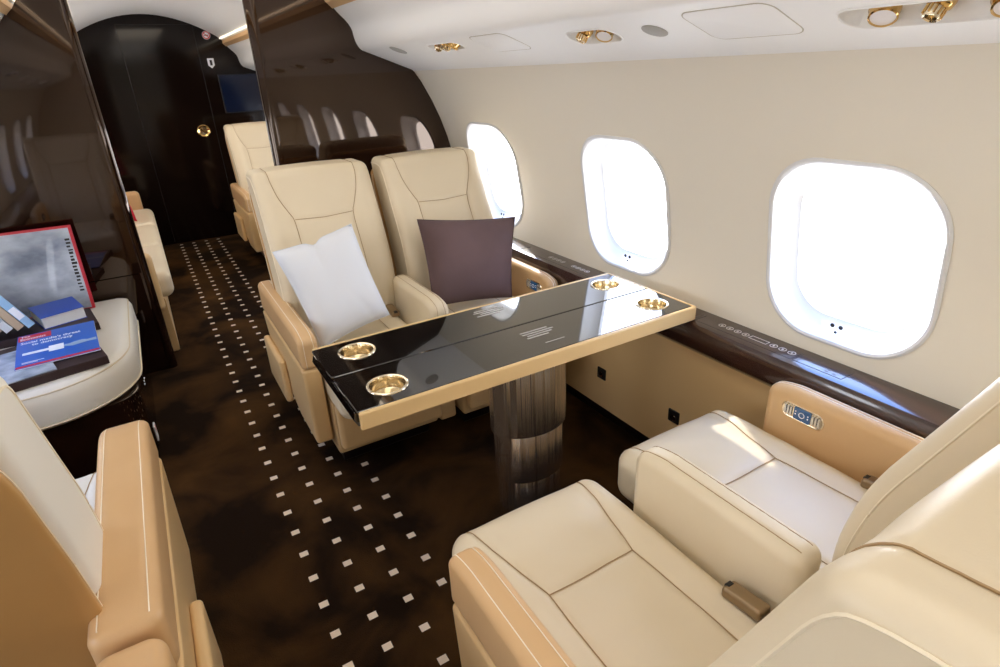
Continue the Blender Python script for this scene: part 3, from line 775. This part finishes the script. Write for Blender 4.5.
# blue magazine
mag = thing('magazine', 'blue magazine with red title box and white handshake picture on top of album', 'magazine', (-0.465, 2.765, ZM + 0.0045), math.radians(5), 'magazines on the divan')
MW, MH = 0.135, 0.19      # half sizes: x along the headline, y up the page
obj('cover', prism([(-MW, -MH), (MW, -MH), (MW, MH), (-MW, MH)], [(0, 0), (0, 0.0045)]), 'blue', mag, smooth=False)
obj('pages', prism([(-MW + .001, -MH - .0006), (MW + .0006, -MH - .0006), (MW + .0006, MH - .001), (-MW + .001, MH - .001)], [(0, 0.0008), (0, 0.0036)]), 'paper', mag, smooth=False)
obj('title_box', box(-MW + 0.004, -0.02, MH - 0.072, MH - 0.008, 0.0045, 0.0049, .0001), 'redprint', mag, smooth=False)
obj('bottom_strip', box(-MW + .002, MW - .002, -MH + 0.004, -MH + 0.022, 0.0045, 0.0049, .0001), 'redprint', mag, smooth=False)
def text(s, size, x, y, z, m, parent, name='print', sx=1.0, sy=1.0):
    cu = bpy.data.curves.new('t', 'FONT'); cu.body = s; cu.size = size; cu.extrude = 0.0001; cu.align_x = 'LEFT'
    cu.offset = size * 0.02; cu.resolution_u = 2
    t = bpy.data.objects.new('t', cu); COL.objects.link(t)
    dg = bpy.context.evaluated_depsgraph_get(); dg.update(); me = bpy.data.meshes.new_from_object(t.evaluated_get(dg))
    bpy.data.objects.remove(t, do_unlink=True); me.materials.clear(); me.materials.append(M[m])
    o = bpy.data.objects.new(name, me); COL.objects.link(o); o.parent = parent; o.location = (x, y, z); o.scale = (sx, sy, 1)
    return o
text('The', 0.020, -MW + 0.012, MH - 0.030, 0.0051, 'white', mag, 'masthead', 1, 1.2)
text('Economist', 0.022, -MW + 0.010, MH - 0.062, 0.0051, 'white', mag, 'masthead', 0.92, 1.5)
text("Social media's threat", 0.0245, -MW + 0.012, MH - 0.112, 0.0047, 'white', mag, 'headline', 1.0, 1.4)
text('to democracy', 0.0245, -MW + 0.05, MH - 0.146, 0.0047, 'white', mag, 'headline', 1.0, 1.4)
obj('cover_picture', join(box(-MW + .02, -0.02, -0.055, -0.030, 0.0045, 0.0048, .0001), box(-0.03, 0.02, -0.075, -0.010, 0.0045, 0.0049, .0001)), 'white', mag, smooth=False)
hand = [(0.02, -0.055), (0.05, -0.07), (0.08, -0.062), (0.10, -0.058), (MW - .004, -0.060), (MW - .004, -0.030), (0.10, -0.034), (0.085, -0.022), (0.055, -0.026), (0.04, -0.036), (0.022, -0.034)]
obj('cover_hand', prism(hand, [(0, 0.0045), (0, 0.0049)]), 'hand', mag, smooth=False)
obj('caption', join(*[box(-MW + .02, -MW + .02 + w_, y_, y_ + .005, 0.0045, 0.0048, .0001) for w_, y_ in ((0.07, -0.14), (0.05, -0.15))]), 'white', mag, smooth=False)
# thick blue book
bb = thing('paperback_book', 'thick blue book lying flat, pages facing the camera, on an album', 'book', (0, 0, 0))
bc = [(-0.375, 3.06), (-0.53, 3.00), (-0.595, 3.20), (-0.43, 3.26)]
obj('pages', quad_slab([(-0.379, 3.063), (-0.528, 3.006), (-0.590, 3.197), (-0.434, 3.255)], ZM + 0.0015, ZM + 0.0505, 0.0005), 'paper', bb, smooth=False)
obj('cover', join(quad_slab(bc, ZM, ZM + 0.002, .0003), quad_slab(bc, ZM + 0.050, ZM + 0.0525, .0005)), 'bluebook', bb, smooth=False)
# row of leaning small books
bk_specs = [('skyblue', 'light blue small book, rightmost of the leaning row beside the blue book'), ('sand', 'sand coloured small book leaning second from the right, teal topped'), ('greywhite', 'grey-white small book leaning in the middle of the row'), ('sand', 'sand spined small book leaning fourth from the right'), ('greywhite', 'pale small book leaning at the left frame edge')]
for i, (cm, lb) in enumerate(bk_specs):
    b = thing('small_book', lb, 'book', (0, 0, 0), 0, 'small books leaning in a row')
    m4 = Matrix.Translation((-0.550 - 0.037 * i, 2.985 - 0.006 * i, ZM + 0.041)) @ Matrix.Rotation(math.radians(18), 4, 'Z') @ Matrix.Rotation(math.radians(-26), 4, 'Y') @ Matrix.Rotation(math.radians(-14), 4, 'X')
    b.matrix_world = m4
    th, hh, dp = 0.030, 0.18, 0.11
    sp = prism([(-th, 0), (0, 0), (0, dp), (-0.003, dp), (-0.003, 0.004), (-th + 0.003, 0.004), (-th + 0.003, dp), (-th, dp)], [(0, 0), (0, hh)])
    obj('cover', sp, cm, b, smooth=False)
    obj('pages', box(-th + .0032, -.0032, .0042, dp - .004, .003, hh - .003, .0004), 'paper', b, smooth=False)
    obj('spine_label', box(-th + .002, -.002, -0.0006, 0.001, hh - .05 if i == 1 else hh * .25, hh - 0.004 if i == 1 else hh * .55, .0002), 'teal' if i == 1 else ('white' if i == 0 else 'greymag'), b, smooth=False)
# large picture book standing against the partition
pb = thing('picture_book', 'large upright picture book with red border and grey mountain photo, leaning on partition', 'book', (-0.36, 3.29, ZS + 0.003), 0)
pb.rotation_euler = (math.radians(-11), 0, math.radians(-4))
obj('cover', box(-0.44, 0, 0, 0.016, 0, 0.40, 0.002), 'redcover', pb, smooth=False)
obj('cover_photo', box(-0.432, -0.012, -0.0008, 0.001, 0.006, 0.388, .0003), 'photo', pb, smooth=False)
random.seed(3)
pr_ = []
for k in range(16):
    z = 0.09 + 0.016 * k; pr_.append(box(-0.036 + random.uniform(-.003, .001), -0.016 - random.uniform(0, .008), -0.0014, -0.0004, z, z + random.uniform(.006, .012), .0002))
obj('cover_lettering', join(*pr_), 'matblack', pb, smooth=False)

# ------------------------------------------------------------------ forward cabin
FD = thing('sofa', 'long cream sofa along the left side beyond the left partition', 'sofa', (-0.45, 4.7, 0))
def lf_(vf): return [(p[0] + 0.45, p[1] - 4.7, p[2]) for p in vf[0]], vf[1]
for (a, b) in ((3.66, 4.42), (4.43, 5.14), (5.15, 5.86)):
    obj('seat_cushion', lf_(rbox(0.62, b - a, 0.15, 0.05, (8, 10, 3), lambda Q, a=a, b=b: Q + np.array([-0.32, (a + b) / 2, 0.41]))[0]), 'cream', FD)
obj('base', lf_(box(-0.62, -0.07, 3.68, 5.84, 0.0, 0.335, 0.01)), 'lower', FD)
for (a, b) in ((3.66, 4.75), (4.76, 5.86)):
    obj('backrest', lf_(rbox(0.14, b - a, 0.45, 0.05, (3, 10, 6), lambda Q, a=a, b=b: Q + np.array([-0.70, (a + b) / 2, 0.62]))[0]), 'cream', FD)
for yc in (3.605, 5.94):
    obj('armrest', lf_(rbox(0.66, 0.10, 0.33, 0.035, (6, 3, 5), lambda Q, yc=yc: Q + np.array([-0.405, yc, 0.455]))[0]), 'tan' if yc > 5 else 'lower', FD)
pillow('throw_cushion', 'red throw cushion on the far sofa just visible past the left partition edge', [(-0.42, 5.62, 0.84), (-0.20, 5.30, 0.84), (-0.13, 5.22, 0.50), (-0.36, 5.55, 0.50)], 'red', 0.05)

# fittings on the far bulkhead
mo = thing('wall_monitor', 'dark blue screen mounted on the far bulkhead beside the partition edge', 'monitor', (1.0, 6.5, 1.33))
obj('monitor_frame', box(-0.18, 0.18, -0.022, 0.0, -0.17, 0.17, 0.004), 'matblack', mo)
obj('monitor_screen', box(-0.172, 0.172, -0.024, -0.02, -0.162, 0.162, 0.001), 'monitor', mo, smooth=False)
def disc(prof, n=28):
    l = lathe(prof, n); return [(p[0], -p[2], p[1]) for p in l[0]], l[1]
h = thing('door_pull', 'round brass recessed door pull on the dark far bulkhead', 'handle', (0.593, 6.5, 1.018))
obj('rim', disc([(0.034, 0.0), (0.054, 0.0), (0.056, 0.008), (0.050, 0.012), (0.036, 0.006)]), 'gold', h)
obj('dish', disc([(0.0002, 0.002), (0.034, 0.004)]), 'palegold', h)
obj('latch', xf(box(-0.03, 0.03, -0.014, -0.003, -0.007, 0.007, .002), Matrix.Rotation(0.6, 4, 'Y')), 'gold', h)
s = thing('no_smoking_sign', 'small round no smoking sign, red ring on white, top of far bulkhead', 'sign', (0.80, 6.5, 1.83))
obj('sign_plate', disc([(0.0002, 0.004), (0.034, 0.004), (0.035, 0.0)]), 'white', s)
obj('red_ring', join(disc([(0.024, 0.004), (0.024, 0.0055), (0.032, 0.0055), (0.032, 0.004)]), xf(box(-0.027, 0.027, -0.0055, -0.004, -0.003, 0.003, .0005), Matrix.Rotation(PI / 4, 4, 'Y'))), 'redprint', s)
obj('cigarette', box(-0.017, 0.017, -0.0050, -0.004, -0.0035, 0.0035, .0004), 'matblack', s)
s = thing('belt_sign', 'small white shield-shaped sign with dark symbol on the far bulkhead', 'sign', (0.79, 6.5, 1.60))
obj('sign_plate', ([(p[0], -p[2], p[1]) for p in prism([(-.028, .04), (.028, .04), (.028, -.02), (0, -.045), (-.028, -.02)], [(0, 0), (0, .004)])[0]], prism([(-.028, .04), (.028, .04), (.028, -.02), (0, -.045), (-.028, -.02)], [(0, 0), (0, .004)])[1]), 'white', s, smooth=False)
obj('symbol', box(-0.010, 0.010, -0.0052, -0.004, -0.020, 0.026, .0005), 'matblack', s, smooth=False)
d = bpy.data.objects.new('door_1', None); COL.objects.link(d); d['kind'] = 'structure'
obj('door_joint', join(box(0.10, 0.104, 6.497, 6.501, 0.02, 1.92, .0005), box(0.70, 0.704, 6.497, 6.501, 0.02, 1.92, .0005), box(0.10, 0.704, 6.497, 6.501, 1.916, 1.92, .0005)), 'matblack', d, smooth=False)

# ------------------------------------------------------------------ light
w = bpy.data.worlds.new('World'); SC.world = w; w.use_nodes = True; nt = w.node_tree
bg = nt.nodes['Background']; tc = nt.nodes.new('ShaderNodeTexCoord'); sp = nt.nodes.new('ShaderNodeSeparateXYZ'); r = nt.nodes.new('ShaderNodeValToRGB')
nt.links.new(tc.outputs['Generated'], sp.inputs[0]); nt.links.new(sp.outputs[2], r.inputs[0]); nt.links.new(r.outputs[0], bg.inputs[0])
e = r.color_ramp.elements; e[0].position = 0.0; e[0].color = (0.95, 0.96, 1.0, 1); e[1].position = 0.75; e[1].color = (0.25, 0.45, 1.0, 1)
m1 = r.color_ramp.elements.new(0.22); m1.color = (0.9, 0.94, 1.0, 1)
bg.inputs[1].default_value = 6.0
SKY = 7.0
def area(name, loc, rot, sx, sy, power, col=(1, 1, 1), portal=False):
    l = bpy.data.lights.new(name, 'AREA'); l.shape = 'RECTANGLE'; l.size = sx; l.size_y = sy; l.energy = power; l.color = col
    if portal: l.cycles.is_portal = True
    o = bpy.data.objects.new(name, l); COL.objects.link(o); o.location = loc; o.rotation_euler = rot; o['kind'] = 'helper'
    return o
for cy in WIN_Y:
    area('window_portal', (1.66, cy, 0.95), (0, PI / 2, 0), 0.56, 0.46, 1, portal=True)
    area('window_portal', (2 * CX - 1.66, cy, 0.95), (0, -PI / 2, 0), 0.56, 0.46, 1, portal=True)
# ceiling wash strips lying on the inner lips of the overhead panels
for k, sgn in (('right', 1), ('left', -1)):
    xx = CX + sgn * 0.60
    vf = extrude_y([(xx - .012, 1.795), (xx + .012, 1.795), (xx + .012, 1.803), (xx - .012, 1.803)], YA + .05, YB - .05, 1, True)
    o = tag(obj('cove_light', vf, 'led', smooth=False), 'slim ceiling wash light along the %s overhead panel' % k, 'lamp')
area('ceiling_fill', (0.31, 1.2, 1.93), (0, 0, 0), 0.5, 5.0, 7, (1.0, 0.93, 0.84))  # added fill light shining down under the ceiling, no fixture modelled
area('ceiling_fill_far', (0.31, 5.0, 1.93), (0, 0, 0), 0.4, 1.6, 4, (1.0, 0.86, 0.68))  # second added fill over the far cabin, also without a fixture
sun = bpy.data.lights.new('sun', 'SUN'); sun.energy = 3; sun.angle = 0.02; sun.color = (1, 0.95, 0.86)
so = bpy.data.objects.new('sun', sun); COL.objects.link(so)
dv = Vector((-0.30, -0.78, -0.62)); so.rotation_euler = dv.to_track_quat('-Z', 'Y').to_euler()

# ------------------------------------------------------------------ camera
Rm = np.array([[0.85567405, -0.24609404, 0.45525777], [-0.51587318, -0.33558766, 0.78819781], [-0.04119189, -0.90929569, -0.41410697]])
cam = bpy.data.cameras.new('Camera'); co = bpy.data.objects.new('Camera', cam); COL.objects.link(co)
m = Matrix.Identity(4)
for i in range(3): m[i][0] = Rm[i, 0]; m[i][1] = -Rm[i, 1]; m[i][2] = -Rm[i, 2]
m[2][3] = 1.45
co.matrix_world = m
cam.sensor_width = 36; cam.lens = 583.654 * 0.036; cam.clip_start = 0.02
SC.camera = co
SC.view_settings.view_transform = 'Standard'; SC.view_settings.look = 'None'; SC.view_settings.gamma = 1
SC.view_settings.use_curve_mapping = False
SC.view_settings.exposure = 0.8
SC.cycles.use_denoising = True
SC.cycles.max_bounces = 10; SC.cycles.transparent_max_bounces = 8
SC.cycles.sample_clamp_indirect = 8
